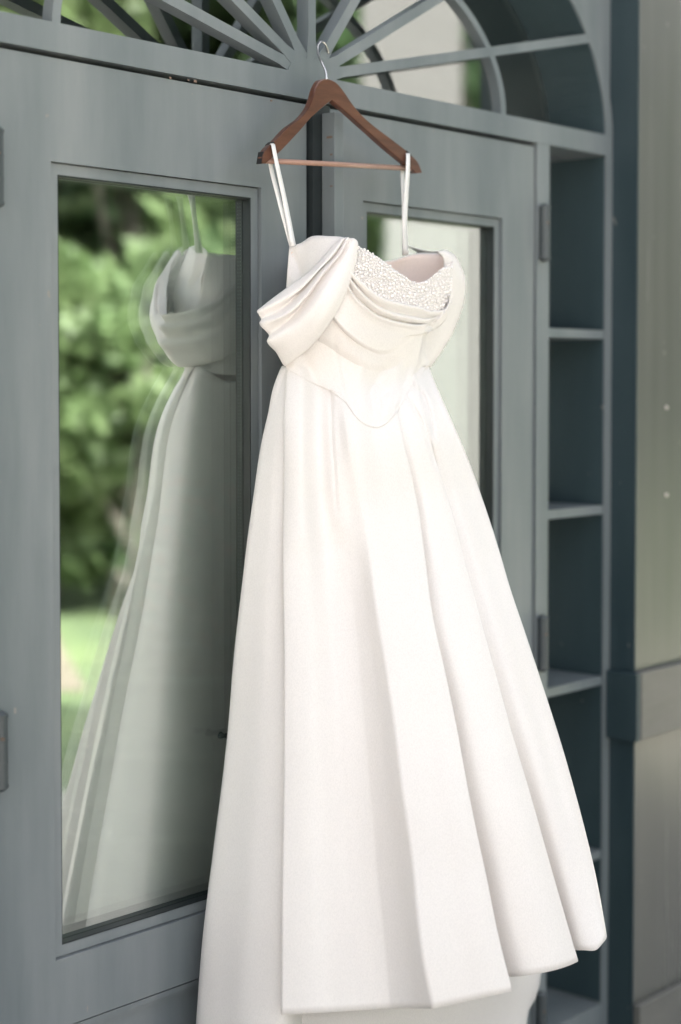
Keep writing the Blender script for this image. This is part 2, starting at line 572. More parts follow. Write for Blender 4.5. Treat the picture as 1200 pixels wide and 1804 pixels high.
# meeting edge: black weather strip and painted astragal on the second leaf
part_box('weather_gap_strip', RUBBER, rf, 0.0035, 0.0485, -0.045, 0.006, 0.025, DOOR_TOP - 0.001)
ast = part_box('astragal', PAINT, rf, 0.027, 0.0515, 0.0065, 0.036, 0.03, 2.030, 0.0012)
part_box('weather_gap_strip', RUBBER, rf, 0.0518, 0.0545, -0.0055, 0.004, 0.03, 2.030)  # dark line painting the shaded gap between astragal and leaf
for (z, dz, dx) in ((1.985, .004, .006), (1.955, .003, .002), (1.90, .0025, .002)):
    part_box('paint_chip', RUST, ast, 0.0265, 0.0272, 0.030 - dx * 2, 0.031, z, z + dz)
# lever handle on the first leaf (mostly behind the dress)
hd = MB().box(-0.078, -0.040, -0.004, 0.0055, 0.92, 1.10, 0.002)
ho = hd.build('handle_plate', IRON, lf)
pt = P(399, 1301, -0.022)
lz, tx = float(pt[2]), float(pt[0])
MB().tube([(-0.134, 0.021, lz), (-0.150, 0.021, lz), (tx + 0.012, 0.021, lz), (tx + .006, 0.021, lz + .002), (tx, 0.021, lz)],
          [.0045, .004, .004, .0065, .003], 10).build('latch_tab', IRON, lf, True)

# ------------------------------------------------------------------ wall to the right of the frame (and its twin on the other side)
wall = empty('panelled_wall', (1.6, 0, 0))
tag(wall, 'olive-grey panelled wall with a corner post coloured as in shade and a waist-high band', 'wall')
part_box('corner_post', POST_SHADE, wall, 0.9865, 0.9890, -0.02, 0.060, 0.0, 3.6)  # side face of the wall, its shade given by the dark colour
part_box('wall_panel', WALLP, wall, 0.9893, 4.2, -0.15, 0.060, 0.0, 3.6, 0.0)
part_box('corner_bead', POST_SHADE, wall, 0.9868, 0.9905, 0.0605, 0.0632, 0.0, 3.6)
part_box('wall_band', BANDP, wall, 0.9888, 4.2, 0.0635, 0.080, 0.778, 0.926, 0.003)
part_box('band_return', POST_SHADE, wall, 0.970, 0.9860, 0.0015, 0.0795, 0.777, 0.9255, 0.001)  # side of the band, coloured dark to stand for shade
part_box('base_board', BANDP, wall, 0.9890, 4.2, 0.0635, 0.082, 0.0, 0.19, 0.003)
for (x, y) in ((1174, 718), (1174, 872)):
    q = P(x, y, 0.0605)
    MB().tube([(q[0], -0.058, q[2]), (q[0], -0.0625, q[2]), (q[0], -0.0632, q[2])], [0.0045, 0.0045, 0.003], 10).build('screw_head', plain('pale_screw', (0.6, 0.55, 0.5), 0.5), wall)
wl = empty('panelled_wall', (-1.6, 0, 0))
tag(wl, 'grey wall beyond the first leaf, outside the picture', 'wall')
part_box('wall_panel', PAINT2, wl, -3.4, -JAMB1 + 2 * AX - 0.001, -0.15, 0.058, 0.0, 3.6)
above = part_box('lintel_wall', PAINT2, wl, -JAMB1 + 2 * AX, 0.9860, -0.15, 0.012, 2.951, 3.6)

# ------------------------------------------------------------------ dress
def pchip(xs, ys, x):
    xs, ys = np.asarray(xs, float), np.asarray(ys, float)
    h = np.diff(xs); dl = np.diff(ys) / h
    m = np.zeros_like(ys)
    if len(xs) == 2:
        m[:] = dl[0]
    else:
        m[0], m[-1] = dl[0], dl[-1]
        for i in range(1, len(xs) - 1):
            m[i] = (dl[i - 1] * h[i] + dl[i] * h[i - 1]) / (h[i] + h[i - 1])
    x = np.asarray(x, float)
    i = np.clip(np.searchsorted(xs, x) - 1, 0, len(xs) - 2)
    t = (x - xs[i]) / h[i]
    lin = t > 1
    r = (2 * t**3 - 3 * t**2 + 1) * ys[i] + (t**3 - 2 * t**2 + t) * h[i] * m[i] + (-2 * t**3 + 3 * t**2) * ys[i + 1] + (t**3 - t**2) * h[i] * m[i + 1]
    return np.where(lin, ys[-1] + (x - xs[-1]) * m[-1], r)


def spline_row(pts, sharp, sub):
    """Hermite curve through 3-D points; sharp[i] in 0..1 makes a crease at point i."""
    pts = np.asarray(pts, float)
    n = len(pts)
    d = np.diff(pts, axis=0)
    L = np.maximum(np.linalg.norm(d, axis=1), 1e-6)
    out = []
    tan = np.zeros_like(pts)
    for i in range(n):
        if i == 0: tan[i] = d[0] / L[0]
        elif i == n - 1: tan[i] = d[-1] / L[-1]
        else: tan[i] = (d[i - 1] / L[i - 1] * L[i] + d[i] / L[i] * L[i - 1]) / (L[i] + L[i - 1])
    for i in range(n - 1):
        u = d[i] / L[i]
        ma = (tan[i] * (1 - sharp[i]) + u * sharp[i]) * L[i]
        mb_ = (tan[i + 1] * (1 - sharp[i + 1]) + u * sharp[i + 1]) * L[i]
        for k in range(sub[i]):
            t = k / sub[i]
            out.append((2*t**3 - 3*t**2 + 1) * pts[i] + (t**3 - 2*t**2 + t) * ma + (-2*t**3 + 3*t**2) * pts[i+1] + (t**3 - t**2) * mb_)
    out.append(pts[-1])
    return np.array(out)


G_S = [0, .077, .227, .318, .488, .68, 1.0]
G_V = [0, .16, .28, .37, .56, .74, 1.0]


class PxLine:
    """A line down the cloth: photo pixels (y -> x) and its distance from the wall at waist and hem."""
    def __init__(self, pts, w0, w1, ytop, yhem, sharp=0.0, sub=10, dw=0.0, dwp=1.0):
        self.y = [p[1] for p in pts]; self.x = [p[0] for p in pts]
        self.w0, self.w1, self.yt, self.yh, self.sharp, self.sub, self.dw, self.dwp = w0, w1, ytop, yhem, sharp, sub, dw, dwp

    def at(self, s):
        y = self.yt + (self.yh - self.yt) * s
        x = float(pchip(self.y, self.x, y))
        w = self.w0 + (self.w1 - self.w0) * float(pchip(G_S, G_V, s)) + self.dw * s ** self.dwp
        return P(x, y, w)


class WLine:
    """A line given in world coordinates at waist and hem."""
    def __init__(self, a, b, sharp=0.0, sub=8):
        self.a, self.b, self.sharp, self.sub = np.array(a, float), np.array(b, float), sharp, sub

    def at(self, s):
        g = float(pchip(G_S, G_V, s))
        q = self.a + (self.b - self.a) * g
        q[2] = self.a[2] + (self.b[2] - self.a[2]) * s
        return np.array([q[0], -q[1], q[2]])


def mix_px(a, b, t, **kw):
    """Line between two pixel lines."""
    ys = np.linspace(645, 1800, 14)
    xs = pchip(a.y, a.x, ys) * (1 - t) + pchip(b.y, b.x, ys) * t
    k = dict(w0=a.w0 * (1 - t) + b.w0 * t, w1=a.w1 * (1 - t) + b.w1 * t, ytop=a.yt * (1 - t) + b.yt * t, yhem=a.yh * (1 - t) + b.yh * t, sub=10)
    bulge0, bulge1 = kw.pop('b0', 0.0), kw.pop('b1', 0.0)
    k.update(kw)
    k['w0'] += bulge0; k['w1'] += bulge1
    return PxLine(list(zip(xs, ys)), **k)


def loft(lines, nrow, s0=0.0, s1=1.0):
    rows = []
    for i in range(nrow + 1):
        s = s0 + (s1 - s0) * (i / nrow) ** 1.3
        rows.append(spline_row([l.at(s) for l in lines], [l.sharp * min(1.0, 0.12 + 1.5 * s) for l in lines], [l.sub for l in lines]))
    return np.array(rows)


def crumple(Gr, amp, fx, fz, seed=0.0, fade=0):
    """Slight unevenness of hanging cloth: displace outwards by smooth noise stretched along the drop."""
    Gr = Gr.copy()
    for i in range(Gr.shape[0]):
        for j in range(Gr.shape[1]):
            q = Gr[i, j]
            n = noise.noise(Vector((q[0] * fx + seed, q[1] * fx, q[2] * fz)))
            n2 = noise.noise(Vector((q[0] * fx * 2.7, q[1] * fx * 2.7 + seed, q[2] * fz * 2.2)))
            k = amp * (n + 0.45 * n2) * (min(1.0, i / fade) if fade else 1.0)
            Gr[i, j] = q + np.array([-0.55 * k, -0.83 * k, 0])
    return Gr


L0p = [(503, 640), (487, 683), (477, 723), (470, 753), (448, 900), (431, 1037), (417, 1158), (405, 1290), (397, 1363), (381, 1490), (362, 1648), (350, 1800), (338, 1990)]
L1p = [(506, 640), (501, 733), (501, 833), (499, 1000), (501, 1150), (500, 1400), (497, 1600), (496, 1788)]
L2p = [(572, 640), (582, 687), (585, 767), (594, 900), (608, 960), (621, 1046), (633, 1171), (644, 1296), (652, 1396), (666, 1552), (677, 1667), (686, 1777)]
L3p = [(588, 640), (600, 687), (614, 780), (634, 880), (646, 942), (662, 1067), (683, 1192), (698, 1296), (710, 1396), (726, 1506), (737, 1621), (746, 1690), (764, 1777)]
L4p = [(678, 640), (690, 687), (706, 760), (723, 833), (737, 900), (745, 960), (762, 1087), (783, 1183), (800, 1262), (825, 1396), (840, 1470), (856, 1543), (877, 1648), (902, 1747)]
L5p = [(728, 640), (738, 690), (750, 745), (767, 813), (787, 877), (803, 933), (818, 990), (837, 1058), (862, 1150), (883, 1225), (904, 1300), (934, 1401), (962, 1502), (989, 1598), (1017, 1694)]
L6p = [(753, 640), (763, 667), (787, 723), (820, 800), (853, 890), (879, 972), (899, 1042), (919, 1102), (951, 1200), (988, 1321), (1019, 1437), (1046, 1557), (1062, 1657)]
Z = 1.55


def sq(w):
    """Upper body hangs close to the door."""
    return 0.05 + (w - 0.05) * 0.76


dress = empty('wedding_dress', (0.0, -0.2, 0.2))
tag(dress, 'ivory satin wedding gown with draped sleeves and pearl neckline hanging on a wooden hanger', 'dress')

l0 = PxLine(L0p, sq(0.080), 0.036, 645, 1990, 0, 12)
l1 = PxLine(L1p, sq(0.095), 0.235, 646, 1788, 0.75, 14)
l2 = PxLine(L2p, sq(0.148), 0.345, 648, 1777, 0.35, 10, dw=-0.006)
l3 = PxLine(L3p, sq(0.156), 0.430, 648, 1777, 0.8, 12, dw=0.006)
l4 = PxLine(L4p, sq(0.180), 0.505, 648, 1747, 0.55, 10)
l5 = PxLine(L5p, sq(0.180), 0.535, 647, 1694, 0.45, 10)
l6 = PxLine(L6p, sq(0.160), 0.540, 645, 1661, 0.0, 14)


def shift(l, dx, dw, yhem, p=1.0, **kw):
    q = PxLine([(x + dx * max(0.0, (y - 660) / 1100.0) ** 0.8, y) for x, y in zip(l.x, l.y)], l.w0 - 0.001, l.w1, l.yt, yhem, 0.0, 8, dw=dw, dwp=p)
    for k, v in kw.items(): setattr(q, k, v)
    return q


front_lines = [
    shift(l1, 70, -0.085, 1783), shift(l1, 14, -0.030, 1786), l1,
    mix_px(l1, l2, .32, b1=.008, b0=.006), mix_px(l1, l2, .70, b1=-.004, b0=-.007),
    l2, mix_px(l2, l3, .5, b1=-.006), l3,
    mix_px(l3, l4, .5, b1=.004), mix_px(l3, l4, .86, b1=.004), l4,
    shift(l4, -14, -0.062, 1722, 0.9), mix_px(l4, l5, .22, b1=-.022, yhem=1719), mix_px(l4, l5, .62, yhem=1710, b1=-.002), l5,
    shift(l5, -12, -0.060, 1674, 0.9), mix_px(l5, l6, .30, b1=-.020, yhem=1674), mix_px(l5, l6, .72, yhem=1674, b1=-.004), l6,
    shift(l6, -12, -0.060, 1640, 1.0), shift(l6, -60, -0.200, 1640, 1.0), shift(l6, -140, -0.36, 1640, 1.0, w0=0.06),
]
SK = loft(front_lines, 112)
SK = crumple(SK, 0.0022, 9.0, 2.2, 3.1)


def press(G, curves, ncol=None):
    """Press soft folds into cloth: each curve is (photo pixels, depth in metres, half width in pixels)."""
    for i in range(G.shape[0]):
        for j in range(ncol or G.shape[1]):
            x, y = proj(G[i, j])
            dw = 0.0
            for pts, A, sg in curves:
                best = 1e9
                for (ax, ay), (bx_, by_) in zip(pts[:-1], pts[1:]):
                    ux, uy = bx_ - ax, by_ - ay
                    t = max(0.0, min(1.0, ((x - ax) * ux + (y - ay) * uy) / (ux * ux + uy * uy)))
                    best = min(best, (x - ax - t * ux) ** 2 + (y - ay - t * uy) ** 2)
                if best < 16 * sg * sg:
                    dw += A * math.exp(-best / (2 * sg * sg))
            if dw:
                G[i, j] = P(x, y, -G[i, j, 1] + dw)
    return G


SK[:60] = press(SK[:60], [
    ([(716, 697), (730, 717), (747, 750), (757, 783), (766, 817)], -.0050, 3.2), ([(722, 700), (738, 722), (753, 752), (764, 785)], .0030, 4.0),
    ([(727, 678), (747, 697), (758, 727), (763, 767)], -.0045, 3.0), ([(735, 676), (754, 697), (766, 728)], .0028, 4.0),
    ([(566, 700), (566, 780), (572, 880), (582, 960)], -.0034, 16.0), ([(530, 690), (528, 800), (530, 950)], .0025, 16.0),
    ([(583, 688), (585, 767), (594, 900)], -.0016, 2.6),
    ([(478, 760), (468, 900), (458, 1050)], -.003, 8.0)])


def cloth(name, G, mat, parent, thick=0.0016, wrap=False, bev=True):
    o = MB().grid(G, wrap).build(name, mat, parent, True)
    md = o.modifiers.new('thickness', 'SOLIDIFY')
    md.thickness = thick
    md.offset = 0.0
    return o


sk_o = cloth('skirt', SK, SATIN, dress)
# side and train: from behind the front panel, round the side, along the door, to the far side
EP = [(745, 640), (770, 760), (860, 1200), (925, 1560), (951, 1700), (940, 1752), (922, 1784), (921, 1804), (914, 1990)]
train_lines = [
    PxLine([(x + 150 * max(0, (y - 660) / 1100) ** .8, y) for x, y in L1p], 0.070, 0.060, 650, 1975, 0, 10),
    PxLine([(x + 40 * max(0, (y - 660) / 1100) ** .8, y) for x, y in L1p], 0.074, 0.170, 648, 1985, 0, 10),
    PxLine([(x - 1, y) for x, y in L1p], 0.078, 0.226, 646, 1990, 0, 10),
    mix_px(l0, PxLine(L1p, .078, .226, 646, 1990), .62, b1=.018, yhem=1990),
    mix_px(l0, PxLine(L1p, .078, .226, 646, 1990), .28, b1=.012, yhem=1990),
    l0,
    WLine((-0.09, 0.056, Z + .01), (-0.150, 0.030, 0.20)), WLine((-0.04, 0.050, Z + .01), (-0.08, 0.034, 0.18)), WLine((0.03, 0.050, Z + .01), (0.04, 0.040, 0.17)),
    WLine((0.11, 0.055, Z + .01), (0.22, 0.050, 0.17)), WLine((0.14, 0.065, Z), (0.40, 0.060, 0.18)),
    PxLine(EP, 0.09, 0.155, 650, 1990, 0, 10),
    PxLine([(x - 45 * max(0, (y - 660) / 1100), y) for x, y in EP], 0.10, 0.215, 650, 1990, 0, 10),
    PxLine([(x - 140 * max(0, (y - 660) / 1100), y) for x, y in EP], 0.11, 0.255, 650, 1990, 0, 10),
    PxLine([(x - 260 * max(0, (y - 660) / 1100), y) for x, y in EP], 0.115, 0.235, 650, 1985, 0, 10),
    PxLine([(x - 390 * max(0, (y - 660) / 1100), y) for x, y in EP], 0.11, 0.17, 650, 1980, 0, 10),
]
TR = loft(train_lines, 80)
TR = crumple(TR, 0.003, 8.0, 1.8, 7.7)
cloth('train', TR, UNDER if False else SATIN, dress)

# --- bodice: columns bottom -> top in photo pixels with their distance from the wall
SKs = SK.reshape(-1, 3)
SKp = np.array([proj(q) for q in SKs[::1]])


def w_of(samples_p, samples_q, px, py):
    """Distance from the wall of the front-most cloth near a photo pixel."""
    d = (samples_p[:, 0] - px) ** 2 + (samples_p[:, 1] - py) ** 2
    idx = np.argpartition(d, 14)[:14]
    dep = (samples_q[idx] - EYE) @ FW
    idx = idx[dep < dep.min() + 0.012]
    wt = 1.0 / (d[idx] + 1.0)
    return float((-samples_q[idx, 1] * wt).sum() / wt.sum())


def bvh_of(G):
    r, c = G.shape[:2]
    f = [(i * c + j, i * c + j + 1, (i + 1) * c + j + 1, (i + 1) * c + j) for i in range(r - 1) for j in range(c - 1)]
    return BVHTree.FromPolygons([tuple(q) for q in G.reshape(-1, 3)], f)


def cast(tree, px, py):
    d = FW + RT * (px - PPX) / FPX + UP * (PPY - py) / FPX
    h = tree.ray_cast(Vector(EYE), Vector(d / np.linalg.norm(d)))[0]
    return None if h is None else -h.y


SKB = bvh_of(SK)


def skw(px, py, off):
    w = cast(SKB, px, py)
    return (w_of(SKp, SKs, px, py) if w is None else w) + off


BODICE = [  # each column: list of (px, py, w)
    [(504, 649, None), (500, 600, .085), (503, 545, .082), (506, 490, .078), (510, 434, .072)],
    [(519, 657, None), (518, 600, .108), (520, 545, .112), (524, 490, .102), (530, 428, .092)],
    [(545, 672, None), (540, 610, .133), (540, 550, .142), (543, 490, .136), (548, 417, .118)],
    [(582, 689, None), (575, 620, .162), (573, 555, .178), (575, 490, .180), (578, 416, .160)],
    [(611, 711, None), (604, 640, .182), (603, 565, .204), (606, 495, .209), (608, 419, .190)],
    [(634, 741, None), (630, 660, .195), (630, 580, .215), (634, 510, .222), (632, 434, .206)],
    [(664, 753, None), (662, 670, .203), (664, 590, .218), (666, 525, .226), (664, 452, .212)],
    [(693, 734, None), (695, 665, .205), (697, 595, .217), (699, 540, .222), (701, 479, .210)],
    [(710, 708, None), (716, 655, .203), (724, 600, .212), (730, 548, .215), (733, 498, .205)],
    [(727, 679, None), (735, 640, .196), (745, 596, .203), (757, 545, .206), (761, 488, .198)],
    [(741, 660, None), (741, 630, .186), (744, 592, .190), (772, 540, .192), (781, 471, .184)],
    [(754, 648, None), (749, 622, .168), (751, 590, .170), (786, 540, .172), (797, 466, .164)],
]
NB = 6
cols = []
for i, c in enumerate(BODICE):
    (x, y, _) = c[0]
    pts = [P(x, y, skw(x, y, 0.001)), P(x, y - 14, skw(x, max(y - 14, 650), 0.001))]
    pts += [P(x, y, sq(w)) for x, y, w in c[1:]]
    cols.append(np.array(pts))
# far side and back columns
zb = [Z + 0.02, Z + 0.035, Z + 0.06, Z + 0.11, Z + 0.155]
backs = [[(0.160, .105), (0.165, .108), (0.19, .112), (0.22, .112), (796, 455, .115)],
         [(0.160, .085), (0.170, .088), (0.20, .090), (0.232, .090), (786, 447, .090)],
         [(0.140, .065), (0.150, .068), (0.180, .070), (0.210, .072), (766, 446, .072)],
         [(0.100, .055), (0.105, .055), (0.135, .056), (0.165, .057), (738, 446, .058)],
         [(0.040, .050), (0.045, .050), (0.070, .050), (0.085, .050), (688, 459, .052)],
         [(-0.02, .050), (-0.02, .050), (-0.03, .050), (-0.035, .050), (610, 452, .050)],
         [(-0.08, .058), (-0.08, .056), (-0.10, .054), (-0.11, .053), (545, 442, .054)]]
for bcol in backs:
    cols.append(np.array([(x, -w, z) for (x, w), z in zip([bcol[0]] + bcol[:4], zb)] + [tuple(P(*bcol[4]))]))
cols.append(cols[0].copy())
# interpolate along the columns, then across
tall = []
for c in cols:
    tall.append(spline_row(c, [0] * NB, [9] * (NB - 1)))
tall = np.array(tall).transpose(1, 0, 2)           # rows x columns
BG = np.array([spline_row(r, [0] * len(r), [8] * (len(r) - 1)) for r in tall])
BG = crumple(BG, 0.0012, 18, 12, 1.3, 14)
NF = 11 * 8 + 1
for i in range(15):                                # the lower edge lies flush on the skirt
    k = max(0.0, 1 - i / 9.0)
    for j in range(NF):
        x, y = proj(BG[i, j])
        ws = cast(SKB, x, y)
        if ws is None:
            continue
        w = -BG[i, j, 1]
        w = max(w * (1 - k) + (ws + .0013) * k, ws + .0013)
        BG[i, j] = P(x, y, w)
NF = 11 * 8 + 1                                    # columns that belong to the visible front
BG = press(BG, [
    ([(690, 642), (671, 655), (660, 672), (657, 695), (663, 716)], -.0045, 6.0), ([(642, 640), (634, 676), (644, 716)], .0030, 8.0),
    ([(702, 655), (692, 700), (678, 730)], .0030, 7.0), ([(717, 645), (712, 690)], -.0022, 4.5),
    ([(588, 600), (597, 650), (606, 700)], -.0018, 3.0), ([(555, 640), (570, 668), (584, 690)], .0018, 7.0),
    ([(516, 446), (526, 470), (536, 498)], -.0040, 3.5), ([(505, 480), (516, 492)], .002, 4.0)], NF)
cloth('bodice', BG, SATIN2, dress, 0.0010)
# lining: the same shell a little inside
cen = np.array([0.03, -0.12])
LG = BG.copy()
for i in range(LG.shape[0]):
    d = LG[i, :, :2] - cen
    LG[i, :, :2] = cen + d * (1 - 0.004 / np.maximum(np.linalg.norm(d, axis=1), .02))[:, None]
LG[-1, :, 2] -= 0.002
cloth('bodice_lining', LG[26:], LINING, dress, 0.0008)
BS = BG[:, :NF].reshape(-1, 3)
BP = np.array([proj(q) for q in BS])


BGB = bvh_of(BG[:, :NF])


def bw(px, py, off):
    w = cast(BGB, px, py)
    return (w_of(BP, BS, px, py) if w is None else w) + off


# --- pleated drape over the bust and basque front
def resample(pts, n):
    pts = np.asarray(pts, float)
    L = np.concatenate([[0], np.cumsum(np.linalg.norm(np.diff(pts, axis=0), axis=1))])
    u = np.linspace(0, L[-1], n)
    return np.stack([pchip(L, pts[:, k], u) for k in range(pts.shape[1])], 1)


PL1 = [(612, 468), (620, 480), (634, 495), (654, 513), (673, 526), (697, 533), (719, 538), (740, 542), (760, 549), (775, 549), (786, 543), (792, 534), (793, 520)]
PL2 = [(608, 476), (617, 491), (636, 515), (654, 532), (673, 545), (697, 554), (721, 559), (753, 563), (768, 559), (779, 552), (788, 543), (791, 533)]
PL3 = [(605, 486), (614, 504), (623, 521), (641, 539), (660, 554), (684, 564), (710, 570), (732, 573), (747, 572), (764, 565), (780, 553), (789, 540)]
LF = [(570, 535), (589, 559), (612, 584), (634, 601), (651, 611), (667, 617), (686, 616), (706, 608), (724, 596), (742, 578), (757, 566)]
LOW = [(560, 600), (580, 612), (606, 630), (634, 645), (655, 655), (674, 656), (694, 650), (712, 640), (730, 622), (744, 602)]
N = 60


def row(curve, dy, off, off2=None, sy=1.0):
    """Row of drape points; the lift may change from off (near side) to off2 (far side)."""
    c = resample(curve, N)
    out = []
    for i, (x, y) in enumerate(c):
        u = i / (N - 1)
        k = off if off2 is None else off + (off2 - off) * min(1, max(0, (u - .35) / .35))
        out.append(P(x, y + dy, bw(x, y + dy, k)))
    return out


rows = [row(PL1, 4, -0.002), row(PL1, -1, .006), row(PL1, 0, .0120), row(PL1, 1.5, .0125), row(PL1, 7, .0095),
        row(PL2, -3.0, .0015), row(PL2, -1, .0060), row(PL2, 0, .0115), row(PL2, 1.5, .0120), row(PL2, 6, .0090), row(PL3, -3.0, .0010), row(PL3, -1, .0055), row(PL3, 0, .0112), row(PL3, 1.5, .0115),
        row(PL3, 7, .0085), row(PL3, 16, .0060)]
mid = [(a[0] * .5 + b[0] * .5, a[1] * .5 + b[1] * .5) for a, b in zip(resample(PL3, 14), resample(LF, 14))]
rows += [row(mid, 0, .0055), row(LF, -7, .0075, .004), row(LF, -1, .0085, .003), row(LF, 2, .0070, .002), row(LF, 6, .0010, .0015), row(LF, 13, .0022, .0012), row(LOW, -14, .0040, .0005), row(LOW, -2, .0005, -.0012), row(LOW, 8, -.0050, -.004)]
DR = np.array(rows)
DR = np.array([spline_row(DR[:, j], [0.6] * len(rows), [4] * (len(rows) - 1)) for j in range(N)]).transpose(1, 0, 2)
cloth('neckline_drape', DR, SATIN2, dress, 0.0014)

# soft folds of the basque below the drape, ending in the curved waist seam
BSQ = [(583, 686), (603, 696), (613, 713), (627, 733), (643, 747), (663, 753), (677, 748), (693, 733), (707, 713), (717, 695), (727, 679)]
seam = resample(BSQ, 70)
MB().tube([P(x, y, bw(x, y, 0.0003)) for x, y in seam], 0.0008, 8).build('waist_seam', SATIN2, dress, True)

# --- pearls
rng = random.Random(5)
neck = [(600, 421), (608, 419), (632, 434), (649, 441), (664, 452), (682, 464), (701, 479), (719, 492), (733, 498), (745, 496), (761, 488), (775, 476), (788, 466), (797, 464)]
low = [(600, 470), (620, 480), (634, 495), (654, 513), (673, 526), (697, 533), (719, 538), (740, 542), (760, 549), (775, 549), (786, 543), (797, 520)]
nx, ny = [p[0] for p in neck], [p[1] for p in neck]
lx, ly = [p[0] for p in low], [p[1] for p in low]
ico = bmesh.new()
bmesh.ops.create_icosphere(ico, subdivisions=2, radius=1.0)
ico.verts.index_update()
iv = np.array([v.co[:] for v in ico.verts]); ifc = [[v.index for v in f.verts] for f in ico.faces]
ico.free()
pm = MB()
placed = []
for tries in range(16000):
    x = rng.uniform(604, 796)
    ya, yb = float(np.interp(x, nx, ny)), float(np.interp(x, lx, ly))
    y = rng.uniform(ya + 0.3, yb + 4)
    edge = abs(y - ya) < 4
    r = rng.choice([1.7, 2.1, 2.6, 3.1, 3.5]) if not edge else rng.choice([1.9, 2.4])
    comp = 1.0 if x < 760 else 0.75
    if any((x - a) ** 2 / comp + (y - b) ** 2 < (0.86 * (r + c)) ** 2 for a, b, c in placed[-900:]):
        continue
    placed.append((x, y, r))
for x, y, r in placed:
    q = P(x, y, bw(x, max(y, float(np.interp(x, nx, ny)) + 1), 0.0018))
    rad = r * 0.00098
    pm.add(iv * rad + q + np.array([-0.4, -0.9, 0.1]) * rad * 0.5, ifc)
po = pm.build('pearl_beading', PEARL, dress, True)
po['kind'] = 'stuff'

# --- near sleeve
SL = [  # rows: list of (px, py, w) from the bust to the outer end, then round the back
    [(596, 423, .194), (575, 447, .186), (546, 478, .166), (513, 502, .140), (483, 524, .112), (454, 547, .085), (470, 538, .055), (512, 505, .045), (545, 470, .047)],
    [(606, 419, .206), (590, 443, .205), (560, 477, .192), (533, 506, .170), (492, 531, .135), (453.5, 549, .092), (468, 542, .054), (512, 510, .043), (545, 474, .046)],
    [(608, 421, .203), (592, 446, .196), (557, 481, .180), (532, 508, .156), (493, 544, .124), (461, 562, .094), (476, 556, .058), (514, 520, .045), (546, 480, .047)],
    [(613, 418, .212), (599, 446, .214), (567, 484, .205), (541, 520, .186), (502, 555, .150), (458, 569, .100), (471, 566, .058), (513, 532, .043), (546, 488, .046)],
    [(617, 420, .210), (602, 446, .205), (569, 484, .192), (544, 520, .174), (518, 553, .148), (475, 591, .106), (488, 585, .062), (518, 552, .045), (547, 500, .047)],
    [(623, 420, .217), (609, 452, .220), (582, 494, .217), (557, 532, .203), (525, 568, .168), (471.5, 600, .112), (484, 598, .062), (516, 570, .043), (547, 515, .046)],
    [(629, 425, .220), (620, 466, .227), (597, 514, .228), (572, 556, .215), (541, 592, .177), (487, 619, .114), (496, 614, .066), (522, 592, .044), (549, 535, .046)],
    [(630, 433, .218), (624, 470, .224), (607, 522, .222), (582, 567, .204), (548, 609, .168), (503, 644, .110), (510, 638, .070), (528, 615, .046), (550, 555, .046)],
    [(627, 436, .212), (620, 470, .214), (602, 520, .208), (576, 564, .190), (543, 606, .154), (506, 639, .102), (512, 634, .074), (529, 612, .052), (550, 554, .050)],
]
rws = []
for r_ in SL:
    pts = [P(x, y, sq(w)) for x, y, w in r_]
    rws.append(spline_row(pts, [0, 0, 0, 0, 0, .55, 0, 0, 0], [9] * (len(pts) - 1)))
rws = np.array(rws)
SLG = np.array([spline_row(rws[:, j], [0.1] * len(SL), [6] * (len(SL) - 1)) for j in range(rws.shape[1])]).transpose(1, 0, 2)
SLG = crumple(SLG, 0.0012, 16, 16, 4.4)
s_o = cloth('sleeve', SLG, SATIN2, dress, 0.0016)
s_o['label'] = 'draped satin sleeve with fanned pleats on the near side'

# --- far sleeve: a band hanging beyond the bust
FSo = [(783, 441), (794, 446), (805, 463), (815, 487), (817, 506), (814, 530), (805, 560), (792, 591), (775, 619), (756, 646)]
nO = 12
o_ = resample(FSo, nO)
rws = []
for i, (x, y) in enumerate(o_):
    t = i / (nO - 1)
    wi = 0.116 - 0.008 * t
    bulge = math.sin(math.pi * min(1, t * 1.05)) 
    pts = [P(x - 12 - 50 * bulge * (0.35 + t), y + 2, wi + .012), P(x - 6 - 14 * bulge, y + 1, wi + .010), P(x, y, wi - 0.020), ]
    q = P(x, y, wi - 0.02)
    pts += [np.array([q[0] + 0.004, q[1] + 0.035, q[2]]), np.array([q[0] - 0.02, q[1] + 0.070, q[2] + .01])]
    rws.append(spline_row(pts, [0] * len(pts), [6] * (len(pts) - 1)))
FS = np.array(rws)
FS = np.array([spline_row(FS[:, j], [0] * nO, [5] * (nO - 1)) for j in range(FS.shape[1])]).transpose(1, 0, 2)
s_o = cloth('sleeve', FS, SATIN2, dress, 0.0016)
s_o['label'] = 'draped satin sleeve on the far side, a pale crescent'


# --- hanging loops over the hanger
def ribbon(name, pts, wid):
    rows = []
    c = resample([(x, y, w) for x, y, w in pts], 18)
    for i, (x, y, w) in enumerate(c):
        h = wid[0] + (wid[1] - wid[0]) * i / 17
        rows.append([P(x - h / 2, y, w), P(x, y, w + .0008), P(x + h / 2, y, w)])
    return cloth(name, rows, RIBBON, dress, 0.0008)


HW = 0.072   # face of the hanger
ribbon('strap', [(481, 254, HW + .002), (486, 280, HW + .008), (499, 340, HW + .006), (517, 433, .083)], (6.5, 9))
ribbon('strap', [(480, 253, HW + .001), (474, 258, HW - .018), (476, 285, HW - .012), (490, 345, HW - .002), (514, 434, .078)], (6.5, 8))
ribbon('strap', [(719, 270, HW + .002), (719, 290, HW + .008), (716, 340, HW + .006), (713, 400, HW + .006), (715, 449, .072)], (6.5, 9))
ribbon('strap', [(718, 270, HW + .001), (709, 279, HW - .018), (709, 300, HW - .012), (711, 345, HW), (712, 450, .070)], (6, 7))

